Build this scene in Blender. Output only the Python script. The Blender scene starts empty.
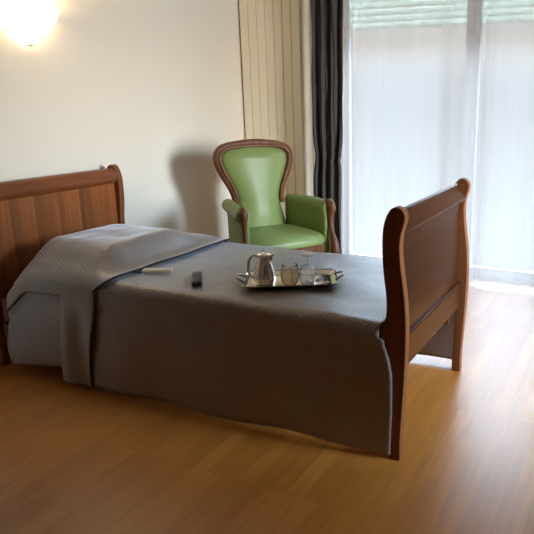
import bpy, bmesh, math, random
from mathutils import Vector, Matrix, noise
random.seed(7)
PI = math.pi
SC = bpy.context.scene
COL = SC.collection

# ---------------------------------------------------------------- materials
def new_mat(name):
    m = bpy.data.materials.new(name); m.use_nodes = True
    nt = m.node_tree; b = nt.nodes['Principled BSDF']
    return m, nt, b

def plain(name, col, rough=.5, metal=0., bump=0., bscale=200., coat=0., spec=.5, var=0.):
    m, nt, b = new_mat(name)
    b.inputs['Base Color'].default_value = (*col, 1)
    b.inputs['Roughness'].default_value = rough
    b.inputs['Metallic'].default_value = metal
    b.inputs['Coat Weight'].default_value = coat
    b.inputs['Coat Roughness'].default_value = .15
    b.inputs['Specular IOR Level'].default_value = spec
    tc = nt.nodes.new('ShaderNodeTexCoord')
    n = nt.nodes.new('ShaderNodeTexNoise'); n.inputs['Scale'].default_value = bscale
    n.inputs['Detail'].default_value = 4
    nt.links.new(tc.outputs['Object'], n.inputs['Vector'])
    if bump:
        bp = nt.nodes.new('ShaderNodeBump'); bp.inputs['Strength'].default_value = bump
        bp.inputs['Distance'].default_value = .002
        nt.links.new(n.outputs['Fac'], bp.inputs['Height']); nt.links.new(bp.outputs['Normal'], b.inputs['Normal'])
    if var:
        n2 = nt.nodes.new('ShaderNodeTexNoise'); n2.inputs['Scale'].default_value = 3
        nt.links.new(tc.outputs['Object'], n2.inputs['Vector'])
        mx = nt.nodes.new('ShaderNodeMix'); mx.data_type = 'RGBA'
        mx.inputs['A'].default_value = (*[c*(1-var) for c in col], 1)
        mx.inputs['B'].default_value = (*[min(1, c*(1+var)) for c in col], 1)
        nt.links.new(n2.outputs['Fac'], mx.inputs['Factor']); nt.links.new(mx.outputs['Result'], b.inputs['Base Color'])
    return m

def wood(name, dark, light, axis='Z', rough=.3, coat=.3, veneer=0., spec=.35):
    m, nt, b = new_mat(name)
    N = nt.nodes.new; Lk = nt.links.new
    tc = N('ShaderNodeTexCoord'); mp = N('ShaderNodeMapping')
    sc = {'X': (1.5, 30, 30), 'Y': (30, 1.5, 30), 'Z': (30, 30, 1.5)}[axis]
    mp.inputs['Scale'].default_value = sc
    Lk(tc.outputs['Object'], mp.inputs['Vector'])
    n = N('ShaderNodeTexNoise'); n.inputs['Scale'].default_value = 1.3; n.inputs['Detail'].default_value = 6
    n.inputs['Distortion'].default_value = .6
    Lk(mp.outputs['Vector'], n.inputs['Vector'])
    r = N('ShaderNodeValToRGB'); r.color_ramp.elements[0].position = .3; r.color_ramp.elements[1].position = .75
    r.color_ramp.elements[0].color = (*dark, 1); r.color_ramp.elements[1].color = (*light, 1)
    Lk(n.outputs['Fac'], r.inputs['Fac'])
    out = r.outputs['Color']
    if veneer:
        sp = N('ShaderNodeSeparateXYZ'); Lk(tc.outputs['Object'], sp.inputs[0])
        d = N('ShaderNodeMath'); d.operation = 'DIVIDE'; d.inputs[1].default_value = veneer; Lk(sp.outputs['Y'], d.inputs[0])
        w = N('ShaderNodeTexWhiteNoise'); w.noise_dimensions = '1D'
        fl = N('ShaderNodeMath'); fl.operation = 'FLOOR'; Lk(d.outputs[0], fl.inputs[0]); Lk(fl.outputs[0], w.inputs['W'])
        fr = N('ShaderNodeMath'); fr.operation = 'FRACT'; Lk(d.outputs[0], fr.inputs[0])
        ad = N('ShaderNodeMath'); ad.operation = 'MULTIPLY_ADD'; ad.inputs[1].default_value = .45; Lk(fr.outputs[0], ad.inputs[0])
        mm = N('ShaderNodeMath'); mm.operation = 'MULTIPLY_ADD'; mm.inputs[1].default_value = .35; mm.inputs[2].default_value = .6
        Lk(w.outputs['Value'], mm.inputs[0]); Lk(mm.outputs[0], ad.inputs[2])
        vm = N('ShaderNodeVectorMath'); vm.operation = 'SCALE'; Lk(out, vm.inputs[0]); Lk(ad.outputs[0], vm.inputs['Scale'])
        out = vm.outputs[0]
    Lk(out, b.inputs['Base Color'])
    b.inputs['Roughness'].default_value = rough
    b.inputs['Coat Weight'].default_value = coat; b.inputs['Coat Roughness'].default_value = .2; b.inputs['Specular IOR Level'].default_value = spec
    return m

def floor_mat():
    m, nt, b = new_mat('laminate_floor'); N = nt.nodes.new; Lk = nt.links.new
    tc = N('ShaderNodeTexCoord'); sp = N('ShaderNodeSeparateXYZ'); cb = N('ShaderNodeCombineXYZ')
    Lk(tc.outputs['Object'], sp.inputs[0]); Lk(sp.outputs['Y'], cb.inputs['X']); Lk(sp.outputs['X'], cb.inputs['Y'])
    br = N('ShaderNodeTexBrick'); br.offset = .37; br.inputs['Scale'].default_value = 1
    br.inputs['Brick Width'].default_value = .62; br.inputs['Row Height'].default_value = .068
    br.inputs['Mortar Size'].default_value = .0006; br.inputs['Bias'].default_value = 0
    br.inputs['Color1'].default_value = (.46, .172, .030, 1); br.inputs['Color2'].default_value = (.375, .130, .020, 1)
    br.inputs['Mortar'].default_value = (.30, .11, .03, 1)
    Lk(cb.outputs[0], br.inputs['Vector'])
    mp = N('ShaderNodeMapping'); mp.inputs['Scale'].default_value = (28, 1.6, 1); Lk(tc.outputs['Object'], mp.inputs['Vector'])
    n = N('ShaderNodeTexNoise'); n.inputs['Scale'].default_value = 1.4; n.inputs['Detail'].default_value = 5; n.inputs['Distortion'].default_value = .8
    Lk(mp.outputs[0], n.inputs['Vector'])
    r = N('ShaderNodeMapRange'); r.inputs['From Min'].default_value = .25; r.inputs['From Max'].default_value = .75
    r.inputs['To Min'].default_value = .82; r.inputs['To Max'].default_value = 1.16; Lk(n.outputs['Fac'], r.inputs['Value'])
    vm = N('ShaderNodeVectorMath'); vm.operation = 'SCALE'; Lk(br.outputs['Color'], vm.inputs[0]); Lk(r.outputs[0], vm.inputs['Scale'])
    Lk(vm.outputs[0], b.inputs['Base Color'])
    b.inputs['Roughness'].default_value = .32; b.inputs['Specular IOR Level'].default_value = .42
    b.inputs['Coat Weight'].default_value = .35; b.inputs['Coat Roughness'].default_value = .38
    return m

def fabric_mat(name, c1, c2, strength=.5, uvmap=True):
    """woven coverlet: little crossed strokes in relief, in the cloth's own UV metres"""
    m, nt, b = new_mat(name); N = nt.nodes.new; Lk = nt.links.new
    tc = N('ShaderNodeTexCoord')
    V = tc.outputs['UV' if uvmap else 'Object']
    def wave(rot, scale, dist):
        mp = N('ShaderNodeMapping'); mp.inputs['Rotation'].default_value = (0, 0, rot); Lk(V, mp.inputs['Vector'])
        w = N('ShaderNodeTexWave'); w.inputs['Scale'].default_value = scale; w.inputs['Distortion'].default_value = dist
        w.inputs['Detail'].default_value = 1; w.inputs['Detail Scale'].default_value = 1.2
        Lk(mp.outputs[0], w.inputs['Vector']); return w.outputs['Fac']
    ck = N('ShaderNodeTexChecker'); ck.inputs['Scale'].default_value = 15; Lk(V, ck.inputs['Vector'])
    mx = N('ShaderNodeMix'); Lk(ck.outputs['Fac'], mx.inputs['Factor'])
    Lk(wave(.5, 19, 2.2), mx.inputs['A']); Lk(wave(2.1, 19, 2.2), mx.inputs['B'])
    fn = N('ShaderNodeTexNoise'); fn.inputs['Scale'].default_value = 260; Lk(V, fn.inputs['Vector'])
    ad = N('ShaderNodeMath'); ad.operation = 'MULTIPLY_ADD'; ad.inputs[1].default_value = .35
    Lk(fn.outputs['Fac'], ad.inputs[0]); Lk(mx.outputs['Result'], ad.inputs[2])
    bp = N('ShaderNodeBump'); bp.inputs['Strength'].default_value = strength; bp.inputs['Distance'].default_value = .004
    Lk(ad.outputs[0], bp.inputs['Height']); Lk(bp.outputs[0], b.inputs['Normal']); Lk(bp.outputs[0], b.inputs['Coat Normal'])
    cm = N('ShaderNodeMix'); cm.data_type = 'RGBA'; cm.inputs['A'].default_value = (*c1, 1); cm.inputs['B'].default_value = (*c2, 1)
    Lk(mx.outputs['Result'], cm.inputs['Factor']); Lk(cm.outputs['Result'], b.inputs['Base Color'])
    b.inputs['Coat Weight'].default_value = 1; b.inputs['Coat IOR'].default_value = 1.75; b.inputs['Coat Roughness'].default_value = .37; b.inputs['Roughness'].default_value = .5; b.inputs['Specular IOR Level'].default_value = .5
    b.inputs['Sheen Weight'].default_value = 1; b.inputs['Sheen Roughness'].default_value = .3; b.inputs['Sheen Tint'].default_value = (.85, .92, 1, 1)
    return m

def sheer_mat(name, cover=.45, col=(.84, .79, .75)):
    m = bpy.data.materials.new(name); m.use_nodes = True; nt = m.node_tree; nt.nodes.clear(); N = nt.nodes.new; Lk = nt.links.new
    o = N('ShaderNodeOutputMaterial'); tr = N('ShaderNodeBsdfTransparent'); tl = N('ShaderNodeBsdfTranslucent'); df = N('ShaderNodeBsdfDiffuse')
    tl.inputs['Color'].default_value = (*col, 1); df.inputs['Color'].default_value = (*col, 1)
    a = N('ShaderNodeMixShader'); a.inputs[0].default_value = .35; Lk(tl.outputs[0], a.inputs[1]); Lk(df.outputs[0], a.inputs[2])
    lw = N('ShaderNodeLayerWeight'); lw.inputs['Blend'].default_value = .35
    tc = N('ShaderNodeTexCoord'); w = N('ShaderNodeTexNoise'); mp = N('ShaderNodeMapping'); mp.inputs['Scale'].default_value = (40, 40, .25)
    Lk(tc.outputs['Object'], mp.inputs['Vector']); Lk(mp.outputs[0], w.inputs['Vector']); w.inputs['Scale'].default_value = 1
    m1 = N('ShaderNodeMath'); m1.operation = 'MULTIPLY_ADD'; m1.inputs[1].default_value = .3; m1.inputs[2].default_value = cover - .02
    Lk(lw.outputs['Facing'], m1.inputs[0])
    m2 = N('ShaderNodeMath'); m2.operation = 'MULTIPLY_ADD'; m2.inputs[1].default_value = .04; Lk(w.outputs['Fac'], m2.inputs[0]); Lk(m1.outputs[0], m2.inputs[2])
    m2.use_clamp = True
    b = N('ShaderNodeMixShader'); Lk(m2.outputs[0], b.inputs[0]); Lk(tr.outputs[0], b.inputs[1]); Lk(a.outputs[0], b.inputs[2])
    Lk(b.outputs[0], o.inputs[0]); return m

def pane_mat(name, tint=(1, 1, 1), refl=.08, milk=0.):
    m = bpy.data.materials.new(name); m.use_nodes = True; nt = m.node_tree; nt.nodes.clear(); N = nt.nodes.new; Lk = nt.links.new
    o = N('ShaderNodeOutputMaterial'); tr = N('ShaderNodeBsdfTransparent'); tr.inputs['Color'].default_value = (*tint, 1)
    gl = N('ShaderNodeBsdfGlossy'); gl.inputs['Roughness'].default_value = .02
    lw = N('ShaderNodeLayerWeight'); lw.inputs['Blend'].default_value = refl*3
    b = N('ShaderNodeMixShader'); Lk(lw.outputs['Fresnel'], b.inputs[0]); Lk(gl.outputs[0], b.inputs[2])
    body = N('ShaderNodeMixShader'); body.inputs[0].default_value = milk; Lk(tr.outputs[0], body.inputs[1])
    df = N('ShaderNodeBsdfTranslucent'); df.inputs['Color'].default_value = (*tint, 1); Lk(df.outputs[0], body.inputs[2]); Lk(body.outputs[0], b.inputs[1])
    Lk(b.outputs[0], o.inputs[0]); return m

def shutter_mat():
    m = bpy.data.materials.new('shutter_slat'); m.use_nodes = True; nt = m.node_tree; nt.nodes.clear(); N = nt.nodes.new; Lk = nt.links.new
    o = N('ShaderNodeOutputMaterial'); tl = N('ShaderNodeBsdfTranslucent'); df = N('ShaderNodeBsdfDiffuse')
    tl.inputs['Color'].default_value = (.62, .61, .53, 1); df.inputs['Color'].default_value = (.6, .68, .62, 1)
    a = N('ShaderNodeMixShader'); a.inputs[0].default_value = .3; Lk(tl.outputs[0], a.inputs[1]); Lk(df.outputs[0], a.inputs[2])
    Lk(a.outputs[0], o.inputs[0]); return m

M = {}
M['wall'] = plain('wall_paint', (.80, .76, .66), .75, bump=.15, bscale=90, spec=.3)
M['wall_dim'] = plain('wall_paint_darkened_right', (.30, .23, .16), .8)  # unseen right wall, darkened to keep the bed's near side in shade
M['wall_front'] = plain('wall_paint_darkened_behind', (.52, .42, .31), .8)  # unseen wall behind the camera, darkened so less light bounces onto the bed
M['ceil'] = plain('ceiling_paint', (.8, .78, .72), .85)
M['base'] = plain('baseboard_paint', (.75, .72, .66), .5)
M['floor'] = floor_mat()
M['bedwood'] = wood('cherry_wood_upright', (.16, .054, .018), (.26, .090, .030), 'Z', .42, 0, spec=.15)
M['bedwood_y'] = wood('cherry_wood_across', (.125, .034, .010), (.24, .074, .021), 'Y', .34, .12)
M['veneer'] = wood('cherry_veneer', (.20, .058, .014), (.32, .10, .026), 'Z', .4, .05, veneer=.148)
M['footpanel'] = wood('cherry_veneer_footboard_shaded', (.030, .010, .004), (.052, .017, .006), 'Z', .22, 0, spec=.3)  # the bed's cherry darkened against side-window light; shade put into the colour
M['footrail'] = wood('cherry_wood_footrail_shaded', (.036, .011, .004), (.062, .020, .007), 'Y', .22, 0, spec=.35)  # footboard rails get the same shaded copy of the cherry
M['chairwood'] = wood('walnut_wood', (.075, .024, .008), (.19, .070, .024), 'Z', .4, .0, spec=.3)
M['leather'] = plain('green_leather', (.200, .255, .078), .46, bump=.12, bscale=160, coat=0, var=.10)
M['spread'] = fabric_mat('coverlet_cloth', (.172, .126, .104), (.235, .182, .156), .22)
M['spread2'] = fabric_mat('coverlet_cloth_folded_part', (.185, .140, .116), (.23, .178, .152)  , .13)
M['trim_and_shadow'] = plain('coverlet_binding_and_shadow', (.03, .032, .045), .9, spec=.1)  # binding on the top; along the sides this dark tone is painted shadow
M['mattress'] = plain('mattress_ticking', (.6, .6, .58), .8)
M['radiator'] = plain('beige_enamel', (.88, .80, .62), .45)
M['curtain'] = plain('charcoal_curtain_cloth', (.070, .064, .062), .9, bump=.3, bscale=300)
M['sheer'] = sheer_mat('sheer_voile')
M['sheer_hem'] = sheer_mat('sheer_voile_hem', .5, (.84, .80, .80))
M['frame'] = plain('white_window_frame', (.80, .82, .85), .4)
M['pane'] = pane_mat('window_glass')
M['slat'] = shutter_mat()
M['silver'] = plain('polished_silver', (.95, .89, .82), .26, metal=1)
M['tray'] = plain('tray_steel', (.80, .78, .75), .10, metal=1)
M['trayrim'] = plain('tray_rim_steel', (.30, .28, .26), .22, metal=1)
M['glass'] = pane_mat('clear_glass', (.97, .98, .99), .03, .10)
M['amber'] = pane_mat('amber_glass', (.92, .76, .56), .03, .30)
M['sachet_white'] = plain('sachet_paper', (.75, .74, .72), .6)
M['reflection_print_dark'] = plain('dark_reflection_and_print', (.03, .035, .045), .35)  # dark tone for printed bands and for the painted tray reflection
M['remote'] = plain('remote_plastic', (.032, .034, .038), .35)
M['remote_keys'] = plain('remote_keys', (.07, .075, .08), .5)
M['cream'] = plain('cream_paper', (.84, .71, .50), .6)
M['brass'] = plain('brass', (.55, .42, .2), .3, metal=1)
M['concrete'] = plain('balcony_concrete', (.6, .6, .6), .8)

# lit alabaster shade of the wall lamp
m = bpy.data.materials.new('lit_opal_glass'); m.use_nodes = True; nt = m.node_tree; b = nt.nodes['Principled BSDF']
b.inputs['Base Color'].default_value = (.95, .9, .8, 1); b.inputs['Roughness'].default_value = .4
b.inputs['Emission Color'].default_value = (1, .74, .42, 1); b.inputs['Emission Strength'].default_value = 5
M['opal'] = m

# ---------------------------------------------------------------- helpers
def obj(name, bm, mat, parent=None, smooth=True, bevel=0, sub=0, solid=0, autos=None):
    bmesh.ops.recalc_face_normals(bm, faces=bm.faces[:]) if bm.faces else None
    me = bpy.data.meshes.new(name); bm.to_mesh(me); bm.free()
    o = bpy.data.objects.new(name, me); COL.objects.link(o)
    if mat: me.materials.append(mat)
    if smooth: me.polygons.foreach_set('use_smooth', [True]*len(me.polygons))
    if solid:
        s = o.modifiers.new('solid', 'SOLIDIFY'); s.thickness = solid; s.offset = 0
    if bevel:
        s = o.modifiers.new('bevel', 'BEVEL'); s.width = bevel; s.segments = 3; s.limit_method = 'ANGLE'; s.angle_limit = .7
        s.harden_normals = True
    if sub:
        s = o.modifiers.new('sub', 'SUBSURF'); s.levels = sub; s.render_levels = sub
    if parent: o.parent = parent
    return o

def thing(name, label, cat, loc=(0, 0, 0), rz=0, group=None):
    o = bpy.data.objects.new(name, None); COL.objects.link(o); o.location = loc; o.rotation_euler = (0, 0, rz)
    o.empty_display_size = .1
    o['label'] = label; o['category'] = cat
    if group: o['group'] = group
    return o

def tag(o, label, cat, group=None):
    o['label'] = label; o['category'] = cat
    if group: o['group'] = group
    return o

def struct(o): o['kind'] = 'structure'; return o

def box(bm, x0, x1, y0, y1, z0, z1):
    v = [bm.verts.new((x, y, z)) for z in (z0, z1) for y in (y0, y1) for x in (x0, x1)]
    for f in ((0, 2, 3, 1), (4, 5, 7, 6), (0, 1, 5, 4), (2, 6, 7, 3), (0, 4, 6, 2), (1, 3, 7, 5)):
        bm.faces.new([v[i] for i in f])

def bx(*a):
    bm = bmesh.new(); box(bm, *a); return bm

def loft(bm, rings, closed=True, caps=True):
    R = [[bm.verts.new(p) for p in r] for r in rings]
    n = len(R[0])
    for a, b2 in zip(R, R[1:]):
        for i in range(n if closed else n-1):
            j = (i+1) % n; bm.faces.new((a[i], a[j], b2[j], b2[i]))
    if caps and closed:
        bm.faces.new(R[0][::-1]); bm.faces.new(R[-1])
    return R

def catmull(pts, n=6, closed=False):
    P = [Vector(p) for p in pts]; out = []; k = len(P)
    for i in range(k if closed else k-1):
        if closed: a, b2, c, d = P[(i-1) % k], P[i], P[(i+1) % k], P[(i+2) % k]
        else: a, b2, c, d = P[max(i-1, 0)], P[i], P[i+1], P[min(i+2, k-1)]
        for j in range(n):
            t = j/n
            out.append(.5*((2*b2)+(c-a)*t+(2*a-5*b2+4*c-d)*t*t+(3*b2-a-3*c+d)*t**3))
    if not closed: out.append(P[-1])
    return out

def tube(bm, pts, rad, seg=12, flat=1., up=(0, 0, 1)):
    """sweep an ellipse; rad a number or list; flat scales the second axis"""
    P = [Vector(p) for p in pts]; n = len(P); rings = []
    prev = None
    for i, p in enumerate(P):
        t = (P[min(i+1, n-1)]-P[max(i-1, 0)]).normalized()
        u = prev if prev else Vector(up)
        if abs(u.dot(t)) > .95: u = Vector((1, 0, 0)) if abs(t.x) < .9 else Vector((0, 1, 0))
        s = t.cross(u).normalized(); u2 = s.cross(t).normalized(); prev = u2
        r = rad[i] if isinstance(rad, (list, tuple)) else rad
        rings.append([p+s*math.cos(a)*r+u2*math.sin(a)*r*flat for a in [2*PI*k/seg for k in range(seg)]])
    loft(bm, rings)

def lathe(bm, prof, seg=32, c=(0, 0, 0), caps=True):
    loft(bm, [[(c[0]+r*math.cos(2*PI*k/seg), c[1]+r*math.sin(2*PI*k/seg), c[2]+z) for k in range(seg)] for r, z in prof], caps=caps)

def extrude_xz(bm, poly, y0, y1):
    loft(bm, [[(p[0], y, p[1]) for p in poly] for y in (y0, y1)])

def sstep(a, b, x):
    t = max(0, min(1, (x-a)/(b-a))); return t*t*(3-2*t)

# ---------------------------------------------------------------- room
XL, XR, YB, YF, ZC = -3.05, 1.75, 4.62, -.85, 2.5
WX0, WX1, WZ0, WZ1 = -2.28, -.32, .02, 2.28        # the balcony window opening
struct(obj('floor', bx(XL-.1, XR+.1, YF-.1, YB+.12, -.08, 0), M['floor'], smooth=False))
struct(obj('ceiling', bx(XL-.1, XR+.1, YF-.1, YB+.12, ZC, ZC+.08), M['ceil'], smooth=False))
struct(obj('wall_left', bx(XL-.1, XL, YF-.1, YB+.12, 0, ZC), M['wall'], smooth=False))
RY0, RY1, RZ0, RZ1 = 1.97, 2.80, .80, 2.2            # side window
bm = bmesh.new()
box(bm, XR, XR+.1, YF-.1, RY0, 0, ZC); box(bm, XR, XR+.1, RY1, YB+.12, 0, ZC)
box(bm, XR, XR+.1, RY0, RY1, 0, RZ0); box(bm, XR, XR+.1, RY0, RY1, RZ1, ZC)
struct(obj('wall_right', bm, M['wall_dim'], smooth=False))
struct(obj('wall_front', bx(XL, XR, YF-.1, YF, 0, ZC), M['wall_front'], smooth=False))
bm = bmesh.new()
box(bm, XL, WX0, YB, YB+.12, 0, ZC); box(bm, WX1, XR, YB, YB+.12, 0, ZC)
box(bm, WX0, WX1, YB, YB+.12, WZ1, ZC); box(bm, WX0, WX1, YB, YB+.12, 0, WZ0)
struct(obj('wall_back', bm, M['wall'], smooth=False))
struct(obj('baseboard_left', bx(XL, XL+.012, YF, YB, 0, .07), M['base'], smooth=False, bevel=.003))
bm = bmesh.new(); box(bm, XL+.012, WX0, YB-.012, YB, 0, .07); box(bm, WX1, XR, YB-.012, YB, 0, .07)
struct(obj('baseboard_back', bm, M['base'], smooth=False, bevel=.003))

# window: fixed outer frame, two leaves with a meeting stile, glass, outside roller shutter partly lowered
win = bpy.data.objects.new('window_1', None); COL.objects.link(win); struct(win)
win.location = ((WX0+WX1)/2, YB+.06, WZ0); wl = win.location
def wpart(name, boxes, mat, bevel=.004):
    bm = bmesh.new()
    for a in boxes: box(bm, a[0]-wl.x, a[1]-wl.x, a[2]-wl.y, a[3]-wl.y, a[4]-wl.z, a[5]-wl.z)
    return obj(name, bm, mat, win, smooth=False, bevel=bevel)
fy0, fy1 = YB+.03, YB+.09
wpart('outer_frame', [(WX0, WX0+.06, fy0, fy1, WZ0, WZ1), (WX1-.06, WX1, fy0, fy1, WZ0, WZ1),
                      (WX0+.06, WX1-.06, fy0, fy1, WZ1-.06, WZ1), (WX0+.06, WX1-.06, fy0, fy1, WZ0, WZ0+.02)], M['frame'])
st = [WX0+.06, -1.17, WX1-.06]
for i in range(2):
    a, c = st[i]+.001, st[i+1]-.001; y0, y1 = YB+.035, YB+.085; z0, z1 = WZ0+.021, WZ1-.061
    lf = wpart('leaf_frame', [(a, a+.05, y0, y1, z0, z1), (c-.05, c, y0, y1, z0, z1), (a+.05, c-.05, y0, y1, z1-.05, z1), (a+.05, c-.05, y0, y1, z0, z0+.03)], M['frame'])
    bm = bx(a+.05-wl.x, c-.05-wl.x, -.003, .003, z0+.03-wl.z, z1-.05-wl.z)
    obj('glass_pane', bm, M['pane'], lf, smooth=False)
w2 = bpy.data.objects.new('window_2', None); COL.objects.link(w2); struct(w2); w2.location = (XR+.05, (RY0+RY1)/2, RZ0)
hw, hh = (RY1-RY0)/2, RZ1-RZ0
bm = bmesh.new()
for a in ((-hw, -hw+.05, 0, hh), (hw-.05, hw, 0, hh), (-hw+.05, hw-.05, 0, .05), (-hw+.05, hw-.05, hh-.05, hh), (-.03, .03, .05, hh-.05)):
    box(bm, -.03, .03, *a)
obj('window_frame', bm, M['frame'], w2, smooth=False, bevel=.003)
obj('glass_pane', bx(-.003, .003, -hw+.05, -.03, .05, hh-.05), M['pane'], w2, smooth=False)
obj('glass_pane', bx(-.003, .003, .03, hw-.05, .05, hh-.05), M['pane'], w2, smooth=False)
sh = thing('roller_shutter', 'pale green slatted roller shutter lowered a little at the window top', 'shutter', ((WX0+WX1)/2, YB+.155, 1.89))
for i in range(8):
    z = i*.05
    pts = [(-.004, z), (.002, z+.004), (.006, z+.025), (.002, z+.045), (-.004, z+.047), (-.008, z+.03), (-.008, z+.015)]
    bm = bmesh.new(); loft(bm, [[(x, p[0], p[1]) for p in pts] for x in (WX0-wl.x+.02, WX1-wl.x-.02)])
    obj('slat', bm, M['slat'], sh, smooth=False)
obj('guide_rail', bx(WX0-wl.x, WX0-wl.x+.019, -.02, .02, -1.82, .42), M['frame'], sh, smooth=False)
obj('guide_rail', bx(WX1-wl.x-.019, WX1-wl.x, -.02, .02, -1.82, .42), M['frame'], sh, smooth=False)

# ---------------------------------------------------------------- sheer curtain
def cloth(x0, x1, z0, z1, fy, nx, nz, bm=None):
    bm = bm or bmesh.new(); g = []
    for j in range(nz+1):
        z = z0+(z1-z0)*j/nz
        g.append([bm.verts.new((x0+(x1-x0)*i/nx, fy(x0+(x1-x0)*i/nx, z), z)) for i in range(nx+1)])
    for j in range(nz):
        for i in range(nx): bm.faces.new((g[j][i], g[j][i+1], g[j+1][i+1], g[j+1][i]))
    return bm
def sheer_y(x, z):
    k = 1-z/2.45
    a = .007+.013*k
    y = 4.42+.018*sstep(-1.9, -2.08, x)*math.sin(x*95)+.012*math.exp(-((x+1.05)/.05)**2)*math.sin(x*110)+a*math.sin(x*17+1.1*math.sin(x*5.3)+.3*z)+.35*a*math.sin(x*43+2)+.025*k*math.sin(x*4.6+.8)
    return y-.05*k
t = thing('sheer_curtain', 'floor length white sheer curtain veiling the whole bright window', 'curtain', (0, 0, 0))
obj('cloth', cloth(-2.12, -.2, .135, 2.44, sheer_y, 320, 22), M['sheer'], t)
obj('hem', cloth(-2.12, -.2, .012, .135, sheer_y, 320, 3), M['sheer_hem'], t)
bm = bmesh.new(); tube(bm, [(-2.46, 4.40, 2.46), (-.1, 4.40, 2.46)], .012)
tag(obj('curtain_rail', bm, M['frame']), 'slim white rail above the window holding the curtains', 'curtain rail')

# dark curtain, pinched once
def dark_w(z):                                   # right edge in x
    return -2.03-.03*sstep(2.0, .2, z)-.018*math.exp(-((z-.93)/.05)**2)+.006*math.exp(-((z-1.1)/.12)**2)
bm = bmesh.new(); g = []
nx, nz = 90, 60
for j in range(nz+1):
    z = .015+2.42*j/nz; row = []
    xl = -2.295+.02*math.exp(-((z-.93)/.1)**2); xr = dark_w(z)
    for i in range(nx+1):
        s = i/nx; x = xl+(xr-xl)*s
        ph = s*3.2*2*PI+.5*math.sin(z*1.7)
        y = 4.28-.022*math.sin(ph)-.012*math.sin(ph*2.3+z*2)+.015*noise.noise(Vector((s*6, z*3, 0)))
        y += .03*math.exp(-((z-.93-.05*(s-.6))/.022)**2)*sstep(.35, .7, s)
        row.append(bm.verts.new((x+.005*math.cos(ph)*math.sin(PI*s), y, z)))
    g.append(row)
for j in range(nz):
    for i in range(nx): bm.faces.new((g[j][i], g[j][i+1], g[j+1][i+1], g[j+1][i]))
t = thing('dark_curtain', 'dark charcoal drape gathered between the beige radiator and the sheer curtain', 'curtain', (0, 0, 0))
obj('cloth', bm, M['curtain'], t, solid=.004)

# ---------------------------------------------------------------- radiator
t = thing('panel_radiator', 'tall beige ribbed panel radiator in the corner behind the green armchair', 'radiator', (-2.76, 4.52, 0))
pw = .0785
for i in range(7):
    x = -.275+i*pw
    obj('panel', bx(x+.002, x+pw-.002, -.07, -.052, .14, 2.42), M['radiator'], t, smooth=False, bevel=.004)
obj('casing', bx(-.268, .268, -.051, .085, .15, 2.41), M['radiator'], t, smooth=False, bevel=.004)
obj('side_cover', bx(.269, .277, -.055, .092, .14, 2.42), M['radiator'], t, smooth=False, bevel=.003)
for x in (-.2, .2):
    bm = bmesh.new(); tube(bm, [(x, 0, .15), (x, 0, .001)], .011); obj('pipe', bm, M['radiator'], t)

# ---------------------------------------------------------------- bed
BX, BY = -1.85, 2.44
bed = thing('sleigh_bed', 'reddish brown wooden sleigh bed with curved headboard and footboard', 'bed', (BX, BY, 0))
Lp = [(-.759, 0.0), (-.758, .06), (-.756, .126), (-.753, .20), (-.753, .27), (-.755, .36), (-.768, .42), (-.787, .465), (-.791, .51), (-.784, .55), (-.777, .60), (-.778, .66), (-.786, .72), (-.793, .786), (-.795, .852), (-.793, .91), (-.783, .95), (-.766, .980), (-.746, .991)]
Rp = [(-.727, .986), (-.713, .972), (-.709, .955), (-.713, .93), (-.722, .90), (-.727, .86), (-.726, .82), (-.720, .76), (-.711, .70), (-.704, .64), (-.699, .56), (-.698, .48), (-.700, .40), (-.703, .32), (-.707, .24), (-.712, .15), (-.715, .07), (-.714, .02), (-.716, 0.0)]
def Lx(z):
    for (a, za), (b2, zb) in zip(Lp, Lp[1:]):
        if za <= z <= zb: return a+(b2-a)*(z-za)/(zb-za)
    return -.795
prof = [(p.x, p.y) for p in catmull([Vector((a, b2, 0)) for a, b2 in Lp+Rp], 3)]
def mir(x): return -2.94-(x+.75)
def post(y0, y1, mirror, parent, origin):
    pl = [((mir(x) if mirror else x)-origin[0], z*(.976 if mirror else 1)) for x, z in prof]
    bm = bmesh.new(); extrude_xz(bm, pl, y0-origin[1], y1-origin[1])
    return obj('post', bm, M['bedwood'], parent, smooth=False, bevel=.006)
def ext(name, poly, y0, y1, mat, parent, mirror=False, bevel=.003, smooth=False):
    pl = [((mir(x) if mirror else x)-BX, z) for x, z in poly]
    bm = bmesh.new(); extrude_xz(bm, pl, y0-BY, y1-BY); return obj(name, bm, mat, parent, smooth=smooth, bevel=bevel)
# footboard
fpanel = [(-.757, .47), (-.752, .56), (-.752, .66), (-.757, .74), (-.762, .82), (-.760, .89), (-.742, .89), (-.744, .82), (-.739, .74), (-.733, .66), (-.732, .56), (-.738, .47)]
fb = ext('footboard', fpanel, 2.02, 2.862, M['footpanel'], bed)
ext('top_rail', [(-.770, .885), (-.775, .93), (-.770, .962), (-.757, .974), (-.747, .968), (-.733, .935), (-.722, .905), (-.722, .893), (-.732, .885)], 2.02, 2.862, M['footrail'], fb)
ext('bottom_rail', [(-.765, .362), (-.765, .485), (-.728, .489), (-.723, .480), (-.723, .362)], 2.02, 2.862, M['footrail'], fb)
post(1.98, 2.019, False, fb, (BX, BY)); post(2.863, 2.902, False, fb, (BX, BY))
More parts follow.
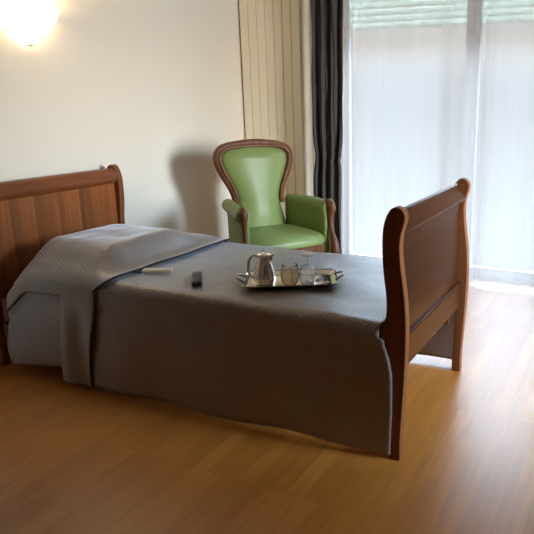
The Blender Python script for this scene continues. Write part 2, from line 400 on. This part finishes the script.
# headboard (mirrored, its face towards the foot)
hpanel = [(-.760, .30), (-.760, .88), (-.738, .88), (-.738, .30)]
hb = ext('headboard', hpanel, 2.02, 2.862, M['veneer'], bed, True)
rail = [(-.772, .858), (-.781, .868), (-.789, .885), (-.789, .905), (-.781, .928), (-.766, .942), (-.748, .948), (-.730, .94), (-.724, .915), (-.728, .88), (-.735, .858)]
ext('top_rail', rail, 2.02, 2.862, M['bedwood_y'], hb, True, bevel=0, smooth=False)
ext('bottom_rail', [(-.77, .22), (-.77, .30), (-.73, .30), (-.73, .22)], 2.02, 2.862, M['bedwood_y'], hb, True)
post(1.98, 2.019, True, hb, (BX, BY)); post(2.863, 2.902, True, hb, (BX, BY))
for y in (2.0, 2.855):
    obj('side_rail', bx(-2.9-BX, -.78-BX, y-BY, y+.024-BY, .25, .37), M['bedwood_y'], bed, smooth=False, bevel=.003)
bm = bx(-2.70-BX, -.815-BX, 2.005-BY, 2.875-BY, .372, .528)
obj('mattress', bm, M['mattress'], bed, smooth=False, bevel=.04)

# ---------------------------------------------------------------- bedspread
YN, YFAR = 1.971, 2.911
ZT = .552
def section(s_list_n, hem_n, hem_f, top, off=0., rad=.045):
    """points of the cross-section: near hem, up, over, down the far side"""
    pts = []; yn, yf = YN-off, YFAR+off; zt = ZT+off
    n1, n2, n3 = s_list_n
    for i in range(n1): pts.append((yn, hem_n+(zt-rad-hem_n)*i/n1, 'n'))
    for i in range(n2):
        a = PI/2*i/n2; pts.append((yn+rad-rad*math.cos(a), zt-rad+rad*math.sin(a), 'c'))
    for i in range(n3+1):
        pts.append((yn+rad+(yf-yn-2*rad)*i/n3, zt, 't'))
    for i in range(1, n2):
        a = PI/2*i/n2; pts.append((yf-rad+rad*math.sin(a), zt-rad+rad*math.cos(a), 'd'))
    for i in range(n1+1): pts.append((yf, zt-rad-(zt-rad-hem_f)*i/n1, 'f'))
    return pts
def grid_mesh(rows, keep=None):
    bm = bmesh.new(); uvl = bm.loops.layers.uv.new('UVMap')
    V = [[bm.verts.new(p) for p in r] for r in rows]
    S = []
    for r in rows:
        acc = [0]
        for a, b2 in zip(r, r[1:]): acc.append(acc[-1]+math.hypot(b2[1]-a[1], b2[2]-a[2]))
        S.append(acc)
    for i in range(len(V)-1):
        for j in range(len(V[0])-1):
            c = [(i, j), (i+1, j), (i+1, j+1), (i, j+1)]
            if keep and not keep(i, j): continue
            f = bm.faces.new([V[p][q] for p, q in c])
            for lp, (p, q) in zip(f.loops, c): lp[uvl].uv = (rows[p][q][0], S[p][q])
    bmesh.ops.delete(bm, geom=[v for v in bm.verts if not v.link_faces], context='VERTS')
    return bm
def nz(*a): return noise.noise(Vector(a))
def hem_near(x):
    if x < -2.46: return .062+.03*sstep(-2.8, -2.46, x)
    return .098-.068*sstep(-2.46, -2.36, x)
NX = 150
def xstart(y, z, k):
    if k == 'n': return -2.79-.045*math.sin(PI*min(z/.5, 1))
    return -2.79-.095*sstep(1.97, 2.25, y)
def slump(x, y): return .17*sstep(-2.62, -2.90, x)*(1-sstep(1.97, 2.75, y))
rows = []
for i in range(NX+1):
    tx = i/NX; xm = -2.885+tx*(2.08)
    row = []
    for (y, z, k) in section((26, 6, 44), hem_near(xm)+.004*math.sin(xm*9), .03, None):
        xe = -.803
        if k == 'n': xe = Lx(max(z, 0))+.008
        if k == 'f': xe = Lx(max(z, 0))+.012
        xs = xstart(y, z, k); x = xs+tx*(xe-xs)
        if k in 'tcd':
            z += .003*nz(x*3, y*3, 1)+.0016*nz(x*12, y*12, 4)-.004*sstep(-1.1, -.81, x)
            # soft creases running across the top towards the tray
            z += .0022*math.sin((x*.6+y)*19)*sstep(-2.0, -1.2, x)
        if k in 'n':
            d = (ZT-z)
            y -= .018*sstep(0, .5, d)*(1-.6*sstep(.6, 1, tx))+.006*sstep(.1, .5, d)*math.sin(x*11+1.5*nz(x*2, z*2, 0))+.007*nz(x*3, z*3, 2)
            y += .006*math.exp(-((z-(.43+.02*(x+1.5)))/.010)**2)
        if k in 'f': y += .02*sstep(0, .5, ZT-z)+.008*math.sin(x*13)
        if k in 'n': y = min(y, 1.976)
        z -= slump(x, y)*sstep(0, .4, z)
        row.append((x, y, z))
    rows.append(row)
spread = thing('bedspread', 'grey brown woven bedspread hanging to the floor over the sleigh bed', 'bedspread', (0, 0, 0))
obj('main_cloth', grid_mesh(rows), M['spread'], spread, solid=.005)

def pillow(x, y):
    xx = sstep(-2.125, -2.28, x)*(1-.5*sstep(-2.62, -2.88, x))
    yy = sstep(1.965, 2.17, y)*(1-.85*sstep(2.50, 2.90, y))
    return .115*xx*yy
rows = []; NX2 = 70
for i in range(NX2+1):
    tx = i/NX2; row = []
    for (y, z, k) in section((30, 6, 50), .028, .20, None, off=.014, rad=.06):
        if k in 'nf': xe = -2.20-.07*sstep(.5, .03, z)
        elif k in 'cd': xe = -2.115-.085*(1-(z-(ZT+.014-.06))/.06)
        else: xe = -2.115+.015*nz(y*5, 0, 3)
        xs = xstart(y, z, k); x = xs+tx*(xe-xs)
        if k in 'tcd':
            h = pillow(x, y)
            z += h+(.008*nz(x*5, y*5, 7)+.004*nz(x*13, y*11, 3))*sstep(0, .06, h)
            z += .006*sstep(.93, 1, tx)
            # slump of the near corner at the head
            if k == 'c': z -= .012*sstep(-2.3, -2.8, x)
        if k == 'n':
            y -= .012*sstep(.5, .2, z)+.007*math.sin((x+2.44)*36)*sstep(.5, .25, z)
            z -= 0.01*sstep(-2.3, -2.8, x)
        z -= slump(x, y)*sstep(.1, .5, z)
        row.append((x, y, z))
    rows.append(row)
def keep(i, j): return not (j < 27 and i < 46)
bm = grid_mesh(rows, keep)
obj('pillow_fold', bm, M['spread2'], spread, solid=.007)
edge = rows[-1]
pts = [Vector(p)+Vector((.002, 0, 0)) for p in edge]
bm = bmesh.new(); tube(bm, pts, .004, 8); obj('bound_edge_and_shadow', bm, M['trim_and_shadow'], spread)['label'] = 'dark bound edge of the fold, drawn as shadow down the sides'  # real binding across the top, a painted shadow line down the sides

# ---------------------------------------------------------------- armchair
ch = thing('armchair', 'green leather spoon back armchair with carved brown wooden frame', 'armchair', (-2.181, 3.475, 0), PI/2-.59)
def ybk(z): return .204+.148*(z-.45)
W = M['chairwood']; G = M['leather']
# back cushion
half = [(.42, .20), (.50, .19), (.58, .172), (.66, .155), (.70, .153), (.76, .168), (.82, .195), (.88, .223), (.94, .243), (.985, .238), (1.015, .208), (1.035, .14), (1.042, .07)]
hp = catmull([Vector((w, z, 0)) for z, w in half]+[Vector((0, 1.044, 0))], 4)
bm = bmesh.new(); rings = []
NR = 16
for p in hp:
    w, z = max(p.x, .002), p.y
    ring = []
    for i in range(NR+1):                     # front, domed
        s = -1+2*i/NR
        edge_k = (1-abs(s)**2.6)
        topk = sstep(1.05, .97, z)
        ring.append((w*s, ybk(z)-.012-.062*edge_k*(.25+.75*topk)-.018*math.exp(-((z-.62)/.12)**2)*edge_k, z))
    for i in range(NR+1):
        s = 1-2*i/NR; ring.append((w*s, ybk(z)+.022, z))
    rings.append(ring)
loft(bm, rings); obj('back_cushion', bm, G, ch)
# carved frame round the back
fr = [(.655, .172), (.70, .169), (.76, .184), (.82, .212), (.88, .241), (.94, .262), (.99, .262), (1.03, .234), (1.050, .178), (1.058, .10), (1.062, 0)]
right = [Vector((w, ybk(z)-.012, z)) for z, w in fr]
left = [Vector((-p.x, p.y, p.z)) for p in right[:-1]]
path = catmull(left+right[::-1], 6)
path = catmull(left+[right[-1]]+right[:-1][::-1], 6)
bm = bmesh.new(); n = len(path); rings = []
for i, p in enumerate(path):
    t = (path[min(i+1, n-1)]-path[max(i-1, 0)]).normalized()
    nrm = Vector((t.z, 0, -t.x)).normalized()        # in the plane of the back
    k = min(i, n-1-i)/n; wd = .0165+.008*sstep(0, .25, k)
    crown = 1+.25*math.exp(-((i-n/2)/(n*.06))**2)
    sec = [(-1, .9), (-.95, -.2), (-.6, -.75), (-.15, -.55), (.15, -.9), (.6, -1.15), (.95, -.4), (1, .9)]
    rings.append([p+nrm*wd*crown*a+Vector((0, 1, 0))*.026*b2 for a, b2 in sec])
loft(bm, rings); obj('back_frame', bm, W, ch)
bm = bmesh.new(); loft(bm, [[(sx*w, ybk(z)+d, z) for sx, d in ((-1, .02), (-1, .04), (1, .04), (1, .02))] for z, w in ((.40, .19), (.45, .19), (.58, .17), (.70, .15), (.82, .19), (.94, .235), (1.0, .22), (1.03, .16))])
obj('back_panel', bm, G, ch, smooth=False)
# seat
def superring(cx, cy, a, b2, z, e=3.2, n=40, front=0):
    r = []
    for k in range(n):
        t = 2*PI*k/n; c, s = math.cos(t), math.sin(t)
        x = a*math.copysign(abs(c)**(2/e), c); y = b2*math.copysign(abs(s)**(2/e), s)
        x *= 1-.16*(y/b2+1)/2*1.0           # narrower at the back
        if y < 0: y -= front*(1-(x/a)**2)
        r.append((cx+x, cy+y, z))
    return r
bm = bmesh.new()
loft(bm, [superring(0, -.03, .300*k, .247*k2, z+.02, e=4.2, front=.02) for k, k2, z in ((.96, .96, .405), (.99, .99, .415), (1.0, 1.0, .432), (.985, .985, .452), (.93, .94, .470), (.82, .84, .483), (.62, .65, .493), (.4, .4, .498), (.1, .1, .50))])
obj('seat_cushion', bm, G, ch)
bm = bmesh.new()
loft(bm, [superring(0, -.02, .315*k, .265*k, z, front=.03) for k, z in ((.96, .32), (.985, .325), (.99, .345), (1.0, .40), (.99, .424), (.96, .434), (.90, .435))])
obj('seat_rail', bm, W, ch)
# arms: padded panels with a rolled top, flaring to the front
for s in (-1, 1):
    ax = catmull([Vector((s*.215, .215, 0)), Vector((s*.244, .11, 0)), Vector((s*.270, -.02, 0)), Vector((s*.284, -.13, 0)), Vector((s*.290, -.232, 0))], 6)
    bm = bmesh.new(); rings = []; n = len(ax)
    for i, p in enumerate(ax):
        t = (ax[min(i+1, n-1)]-ax[max(i-1, 0)]).normalized(); nr = Vector((-t.y, t.x, 0))*(-s)
        nr = Vector((abs(nr.x)*s, nr.y if nr.x*s > 0 else -nr.y, 0))     # outward
        u = i/(n-1); zt = .708+.012*math.sin(u*PI*.9)-.010*u; rr = .040+.006*u
        sec = [(-.026, .34), (-.026, .50), (-.026, .60), (-.026, zt-2.0*rr)]
        for k in range(9):
            a = PI+.25-(PI+.5)*k/8-0.0
            sec.append((rr*math.cos(a)*1.1+.012, zt-rr+rr*math.sin(a)))
        sec += [(.024, zt-2.1*rr), (.022, .56), (.022, .45), (.022, .34)]
        rings.append([(p.x+nr.x*a, p.y+nr.y*a, z) for a, z in sec])
    loft(bm, rings); obj('arm', bm, G, ch)
    # carved arm support with scroll, sweeping down into the seat rail
    pp = [(.298, -.205, .700), (.302, -.238, .694), (.305, -.252, .665), (.303, -.246, .62), (.302, -.245, .56), (.303, -.262, .50), (.306, -.286, .44), (.306, -.296, .38), (.305, -.292, .32)]
    path = catmull([Vector((s*a, b2, c)) for a, b2, c in pp], 5)
    rad = []
    for i in range(len(path)):
        u = i/(len(path)-1)
        rad.append(.022+.010*math.exp(-((u-.2)/.12)**2)+.010*sstep(.6, .9, u)-.004*math.exp(-((u-.55)/.15)**2))
    bm = bmesh.new(); tube(bm, path, rad, 14, .85, up=(1, 0, 0)); obj('arm_support', bm, W, ch)
    # legs
    pp = [(.300, -.262, .32), (.312, -.285, .25), (.305, -.28, .15), (.288, -.262, .06), (.296, -.275, .02), (.300, -.285, .004)]
    path = catmull([Vector((s*a, b2, c)) for a, b2, c in pp], 5); n = len(path)
    bm = bmesh.new(); tube(bm, path, [.034-.018*sstep(0, .75, i/(n-1))+.006*sstep(.85, 1, i/(n-1)) for i in range(n)], 14, up=(1, 0, 0)); obj('leg', bm, W, ch)
    path = catmull([Vector((s*.20, .205, .32)), Vector((s*.205, .225, .2)), Vector((s*.21, .27, .08)), Vector((s*.212, .30, .004))], 5); n = len(path)
    bm = bmesh.new(); tube(bm, path, [.024-.008*i/(n-1) for i in range(n)], 12, up=(1, 0, 0)); obj('leg', bm, W, ch)

# ---------------------------------------------------------------- tray and the things on it
TZ = .5595
TR = math.radians(29.5); TC = Vector((-1.367, 2.303, TZ))
tr = thing('serving_tray', 'shiny silver serving tray with two end handles lying on the bedspread', 'tray', TC, TR)
def rrect(a, b2, r, z, n=6):
    p = []
    for cx, cy, a0 in ((a-r, b2-r, 0), (-a+r, b2-r, PI/2), (-a+r, -b2+r, PI), (a-r, -b2+r, 1.5*PI)):
        for k in range(n+1):
            t = a0+PI/2*k/n; p.append((cx+r*math.cos(t), cy+r*math.sin(t), z))
    return p
bm = bmesh.new()
loft(bm, [rrect(.185, .105, .03, 0), rrect(.190, .110, .03, .003), rrect(.205, .125, .035, .017), rrect(.2085, .1285, .036, .018), rrect(.204, .124, .035, .0195),
          rrect(.200, .120, .034, .0165), rrect(.186, .106, .03, .0055), rrect(.181, .101, .028, .005)])
obj('tray_plate', bm, M['tray'], tr)
bm = bmesh.new(); pr = [Vector(p) for p in rrect(.2075, .1275, .036, .0185)]; pr.append(pr[0]); tube(bm, pr, .0032, 6)
obj('rim', bm, M['trayrim'], tr)
for s in (-1, 1):
    path = catmull([Vector((s*.200, -.045, .018)), Vector((s*.222, -.040, .028)), Vector((s*.236, -.018, .034)), Vector((s*.236, .018, .034)), Vector((s*.222, .040, .028)), Vector((s*.200, .045, .018))], 6)
    bm = bmesh.new(); tube(bm, path, .005, 8); obj('handle', bm, M['trayrim'], tr)
TT = TZ+.0056
# coffee pot
pc = Vector((-1.452, 2.222, TT))
pot = thing('coffee_pot', 'ribbed silver coffee pot with lid and handle at the left of the tray', 'coffee pot', pc, TR)
prof = [(.030, 0), (.044, .002), (.047, .008), (.048, .02), (.047, .035), (.044, .055), (.039, .075), (.033, .093), (.027, .107), (.024, .117), (.026, .124), (.029, .128)]
bm = bmesh.new(); rings = []
for r, z in prof:
    amp = .035*sstep(0, .02, z)*sstep(.118, .09, z)
    rings.append([(r*(1+amp*math.cos(12*a))*math.cos(a), r*(1+amp*math.cos(12*a))*math.sin(a), z) for a in [2*PI*k/96 for k in range(96)]])
loft(bm, rings); obj('body', bm, M['silver'], pot)
bm = bmesh.new(); lathe(bm, [(.0285, .1285), (.0285, .131), (.022, .136), (.012, .139), (.005, .140), (.004, .144), (.007, .148), (.006, .152), (.001, .154)]); obj('lid', bm, M['silver'], pot)
bm = bmesh.new(); tube(bm, catmull([Vector((-.024, 0, .122)), Vector((-.045, 0, .128)), Vector((-.062, 0, .108)), Vector((-.068, 0, .075)), Vector((-.064, 0, .042)), Vector((-.045, 0, .026))], 6), .0042, 8, 1.5); obj('handle', bm, M['silver'], pot)
bm = bmesh.new(); tube(bm, catmull([Vector((.018, 0, .104)), Vector((.030, 0, .116)), Vector((.038, 0, .127)), Vector((.046, 0, .132))], 4), [.014]*5+[.010]*4+[.006]*4, 10); obj('spout', bm, M['silver'], pot)

def glass_shell(bm, prof, th=.0015, seg=32):
    inner = [(max(r-th, .0004), z+(th if i == 0 else 0)) for i, (r, z) in enumerate(prof)]
    lathe(bm, prof+inner[::-1], seg)
# amber glass
g = thing('tea_glass', 'rounded clear glass holding amber drink beside the coffee pot', 'glass', (-1.335, 2.246, TT))
bm = bmesh.new(); glass_shell(bm, [(.020, 0), (.026, .004), (.036, .016), (.0405, .034), (.041, .052), (.038, .070), (.034, .084), (.0335, .092)]); obj('bowl', bm, M['glass'], g)
bm = bmesh.new(); lathe(bm, [(.016, .0025), (.024, .005), (.034, .017), (.0385, .034), (.039, .052), (.036, .070), (.0335, .078)]); obj('drink', bm, M['amber'], g)
bm = bmesh.new(); tube(bm, catmull([Vector((.024, -.030, .070)), Vector((.038, -.046, .066)), Vector((.040, -.050, .045)), Vector((.026, -.034, .028))], 5), .003, 8); obj('handle', bm, M['glass'], g)
# saucer under
# upside-down stemmed glass
g = thing('stemmed_glass', 'clear stemmed glass standing upside down on the tray behind the amber glass', 'glass', (-1.270, 2.290, TT))
bm = bmesh.new(); glass_shell(bm, [(.031, 0), (.036, .02), (.038, .045), (.035, .066), (.024, .082), (.008, .090)][::1]); obj('bowl', bm, M['glass'], g)
bm = bmesh.new(); lathe(bm, [(.008, .0905), (.0042, .096), (.0038, .122), (.006, .128), (.014, .1305)], 20); obj('stem', bm, M['glass'], g)
bm = bmesh.new(); lathe(bm, [(.012, .131), (.028, .1325), (.033, .134), (.033, .1355), (.028, .136), (.005, .1362)], 28); obj('foot', bm, M['sachet_white'], g)['label'] = 'frosted white foot of the glass'
# sachets; the dark packet stands in for a reflection in the tray
def tray_pt(a, b2, z=0): c = Matrix.Rotation(TR, 3, 'Z') @ Vector((a, b2, 0)); return (TC.x+c.x, TC.y+c.y, TT+z)
def sachet(name, label, a, b2, rz, w, h, mat, mat2):
    t = thing(name, label, 'sachet', tray_pt(a, b2), rz)
    bm = bmesh.new(); rings = []
    for i in range(9):
        x = -w/2+w*i/8; th = .0008+.004*math.sin(PI*i/8)
        rings.append([(x, -h/2, 0), (x, -h/4, 0), (x, h/4, 0), (x, h/2, 0), (x, h/2, .001), (x, h/4, th), (x, -h/4, th), (x, -h/2, .001)])
    loft(bm, rings); obj('packet', bm, mat, t)
    obj('printed_band', bx(-w*.12, w*.12, -h*.3, h*.3, .0049, .0056), mat2, t, smooth=False)
sachet('sugar_sachet', 'small white paper sachet lying flat on the silver tray', .075, -.035, TR+.3, .055, .032, M['sachet_white'], M['reflection_print_dark'])
sachet('reflection_packet', 'small dark packet standing in for a reflection near the right end of the tray', .128, .005, TR+1.2, .060, .024, M['reflection_print_dark'], M['sachet_white'])  # added packet: a dark reflection in the tray modelled as an object
sachet('sugar_sachet', 'pale sachet lying in the right hand near corner of the tray', .155, -.055, TR+1.0, .050, .026, M['cream'], M['reflection_print_dark'])

# ---------------------------------------------------------------- remote control and cream paper
rm = thing('remote_control', 'small black remote control lying on the bed between paper and tray', 'remote control', (-1.765, 2.150, .5595), math.radians(127.6))
bm = bmesh.new(); loft(bm, [rrect(.088, .019, .008, 0), rrect(.092, .023, .010, .004), rrect(.092, .0235, .010, .014), rrect(.089, .0205, .009, .019)])
obj('body', bm, M['remote'], rm)
bm = bmesh.new()
for i in range(7):
    for j in range(3): box(bm, -.07+i*.018, -.060+i*.018, -.014+j*.011, -.007+j*.011, .0188, .0205)
obj('keypad', bm, M['remote_keys'], rm, smooth=False)
pp = thing('folded_paper', 'cream folded paper lying beside the turned bedspread edge', 'paper', (-2.025, 2.190, .564), math.atan2(.06, .13))
bm = bmesh.new()
loft(bm, [[(x, -.018, 0), (x, .018, 0), (x, .019, .006), (x, .017, .012), (x, -.016, .013), (x, -.019, .006)] for x in (-.068, -.066, 0, .066, .068)])
obj('sheet', bm, M['cream'], pp, smooth=False, bevel=.001)

# ---------------------------------------------------------------- wall lamp
LY, LZ = 2.475, 1.81
lamp = thing('wall_lamp', 'lit half bowl glass wall lamp glowing above the headboard', 'wall lamp', (XL, LY, LZ))
bm = bmesh.new(); rings = []; NS = 28
for r, z in ((.022, -.176), (.055, -.163), (.092, -.138), (.124, -.106), (.150, -.070), (.170, -.035), (.188, 0), (.183, 0), (.165, -.035), (.145, -.070), (.119, -.104), (.088, -.132), (.052, -.155), (.022, -.168)):
    rings.append([(.004+r*.88*math.sin(PI*k/NS), -r*math.cos(PI*k/NS), z) for k in range(NS+1)])
loft(bm, rings, closed=False); bmesh.ops.remove_doubles(bm, verts=bm.verts, dist=1e-5)
obj('glass_shade', bm, M['opal'], lamp)
bm = bmesh.new(); tube(bm, [(.004, 0, -.176), (.03, 0, -.180), (.04, 0, -.178)], .010, 10, .6); obj('clip', bm, M['brass'], lamp)
obj('back_plate', bx(.001, .012, -.05, .05, -.13, -.03), M['brass'], lamp, smooth=False, bevel=.002)
bm = bmesh.new(); tube(bm, [(.012, 0, -.09), (.05, 0, -.09), (.055, 0, -.075)], .008, 8); obj('bulb_holder', bm, M['brass'], lamp)
bm = bmesh.new(); lathe(bm, [(.008, -.075), (.016, -.062), (.022, -.045), (.018, -.025), (.006, -.016)], 16, (.055, 0, 0)); obj('bulb', bm, M['opal'], lamp)
ld = bpy.data.lights.new('lamp_bulb_light', 'POINT'); ld.energy = 8; ld.color = (1, .74, .42); ld.shadow_soft_size = .05
lo = bpy.data.objects.new('lamp_bulb_light', ld); COL.objects.link(lo); lo.location = (XL+.085, LY, LZ-.02)

# ---------------------------------------------------------------- sky
w = bpy.data.worlds.new('overcast_sky'); SC.world = w; w.use_nodes = True; nt = w.node_tree; nt.nodes.clear(); N = nt.nodes.new; Lk = nt.links.new
o = N('ShaderNodeOutputWorld'); bg = N('ShaderNodeBackground'); tc = N('ShaderNodeTexCoord')
sp = N('ShaderNodeSeparateXYZ'); Lk(tc.outputs['Generated'], sp.inputs[0])
rp = N('ShaderNodeValToRGB'); e = rp.color_ramp.elements
mr = N('ShaderNodeMapRange'); mr.inputs['From Min'].default_value = -1; mr.inputs['From Max'].default_value = 1; Lk(sp.outputs['Z'], mr.inputs['Value'])
Lk(mr.outputs[0], rp.inputs['Fac'])
e[0].position = 0; e[0].color = (.55, .58, .66, 1); e[1].position = 1; e[1].color = (.55, .76, 1, 1)
for p, c in ((.40, (.72, .76, .84)), (.475, (.50, .48, .46)), (.495, (.40, .385, .37)), (.515, (.45, .43, .41)), (.54, (.90, .87, .83)), (.62, (.60, .80, 1))):
    q = e.new(p); q.color = (*c, 1)
# brighter cloud towards the hidden sun, to the right of the window
vd = N('ShaderNodeVectorMath'); vd.operation = 'DOT_PRODUCT'
d = Vector((math.cos(math.radians(-17))*math.cos(math.radians(14)), math.sin(math.radians(-17))*math.cos(math.radians(14)), math.sin(math.radians(14))))
vd.inputs[1].default_value = d; Lk(tc.outputs['Generated'], vd.inputs[0])
m1 = N('ShaderNodeMapRange'); m1.interpolation_type = 'SMOOTHSTEP'; m1.inputs['From Min'].default_value = .80; m1.inputs['From Max'].default_value = 1.0
m1.inputs['To Max'].default_value = 118; Lk(vd.outputs['Value'], m1.inputs['Value'])
# the upper sky is brighter too
m2 = N('ShaderNodeMapRange'); m2.interpolation_type = 'SMOOTHSTEP'; m2.inputs['From Min'].default_value = .26; m2.inputs['From Max'].default_value = .44
m2.inputs['To Max'].default_value = 21.0; Lk(sp.outputs['Z'], m2.inputs['Value'])
a1 = N('ShaderNodeMath'); Lk(m1.outputs[0], a1.inputs[0]); Lk(m2.outputs[0], a1.inputs[1])
a2 = N('ShaderNodeMath'); a2.inputs[1].default_value = .95; Lk(a1.outputs[0], a2.inputs[0])
Lk(rp.outputs['Color'], bg.inputs['Color']); Lk(a2.outputs[0], bg.inputs['Strength']); Lk(bg.outputs[0], o.inputs[0])
w.cycles.sampling_method = 'AUTOMATIC'
# window portal: guides daylight sampling through the real opening
pl = bpy.data.lights.new('window_portal', 'AREA'); pl.shape = 'RECTANGLE'; pl.size = WX1-WX0; pl.size_y = WZ1-WZ0
pl.cycles.is_portal = True
po = bpy.data.objects.new('window_portal', pl); COL.objects.link(po); po.location = ((WX0+WX1)/2, YB+.2, (WZ0+WZ1)/2)
po.rotation_euler = (-PI/2, 0, 0)

pl = bpy.data.lights.new('side_window_portal', 'AREA'); pl.shape = 'RECTANGLE'; pl.size = RY1-RY0; pl.size_y = RZ1-RZ0
pl.cycles.is_portal = True
po = bpy.data.objects.new('side_window_portal', pl); COL.objects.link(po); po.location = (XR+.12, (RY0+RY1)/2, (RZ0+RZ1)/2)
po.rotation_euler = (PI/2, 0, PI/2)

# ---------------------------------------------------------------- camera
cd = bpy.data.cameras.new('camera'); cam = bpy.data.objects.new('camera', cd); COL.objects.link(cam)
cam.location = (0, 0, 1.35); cam.rotation_euler = (PI/2-math.atan(167/615), 0, math.radians(23.5))
cd.sensor_fit = 'HORIZONTAL'; cd.sensor_width = 36; cd.lens = 615/534*36; cd.shift_x = (267-365)/534; cd.clip_start = .05
SC.camera = cam
vs = SC.view_settings; vs.view_transform = 'Standard'; vs.look = 'None'; vs.gamma = 1; vs.exposure = 0; vs.use_curve_mapping = False
SC.cycles.max_bounces = 10; SC.cycles.transparent_max_bounces = 24; SC.cycles.diffuse_bounces = 5; SC.cycles.caustics_reflective = False
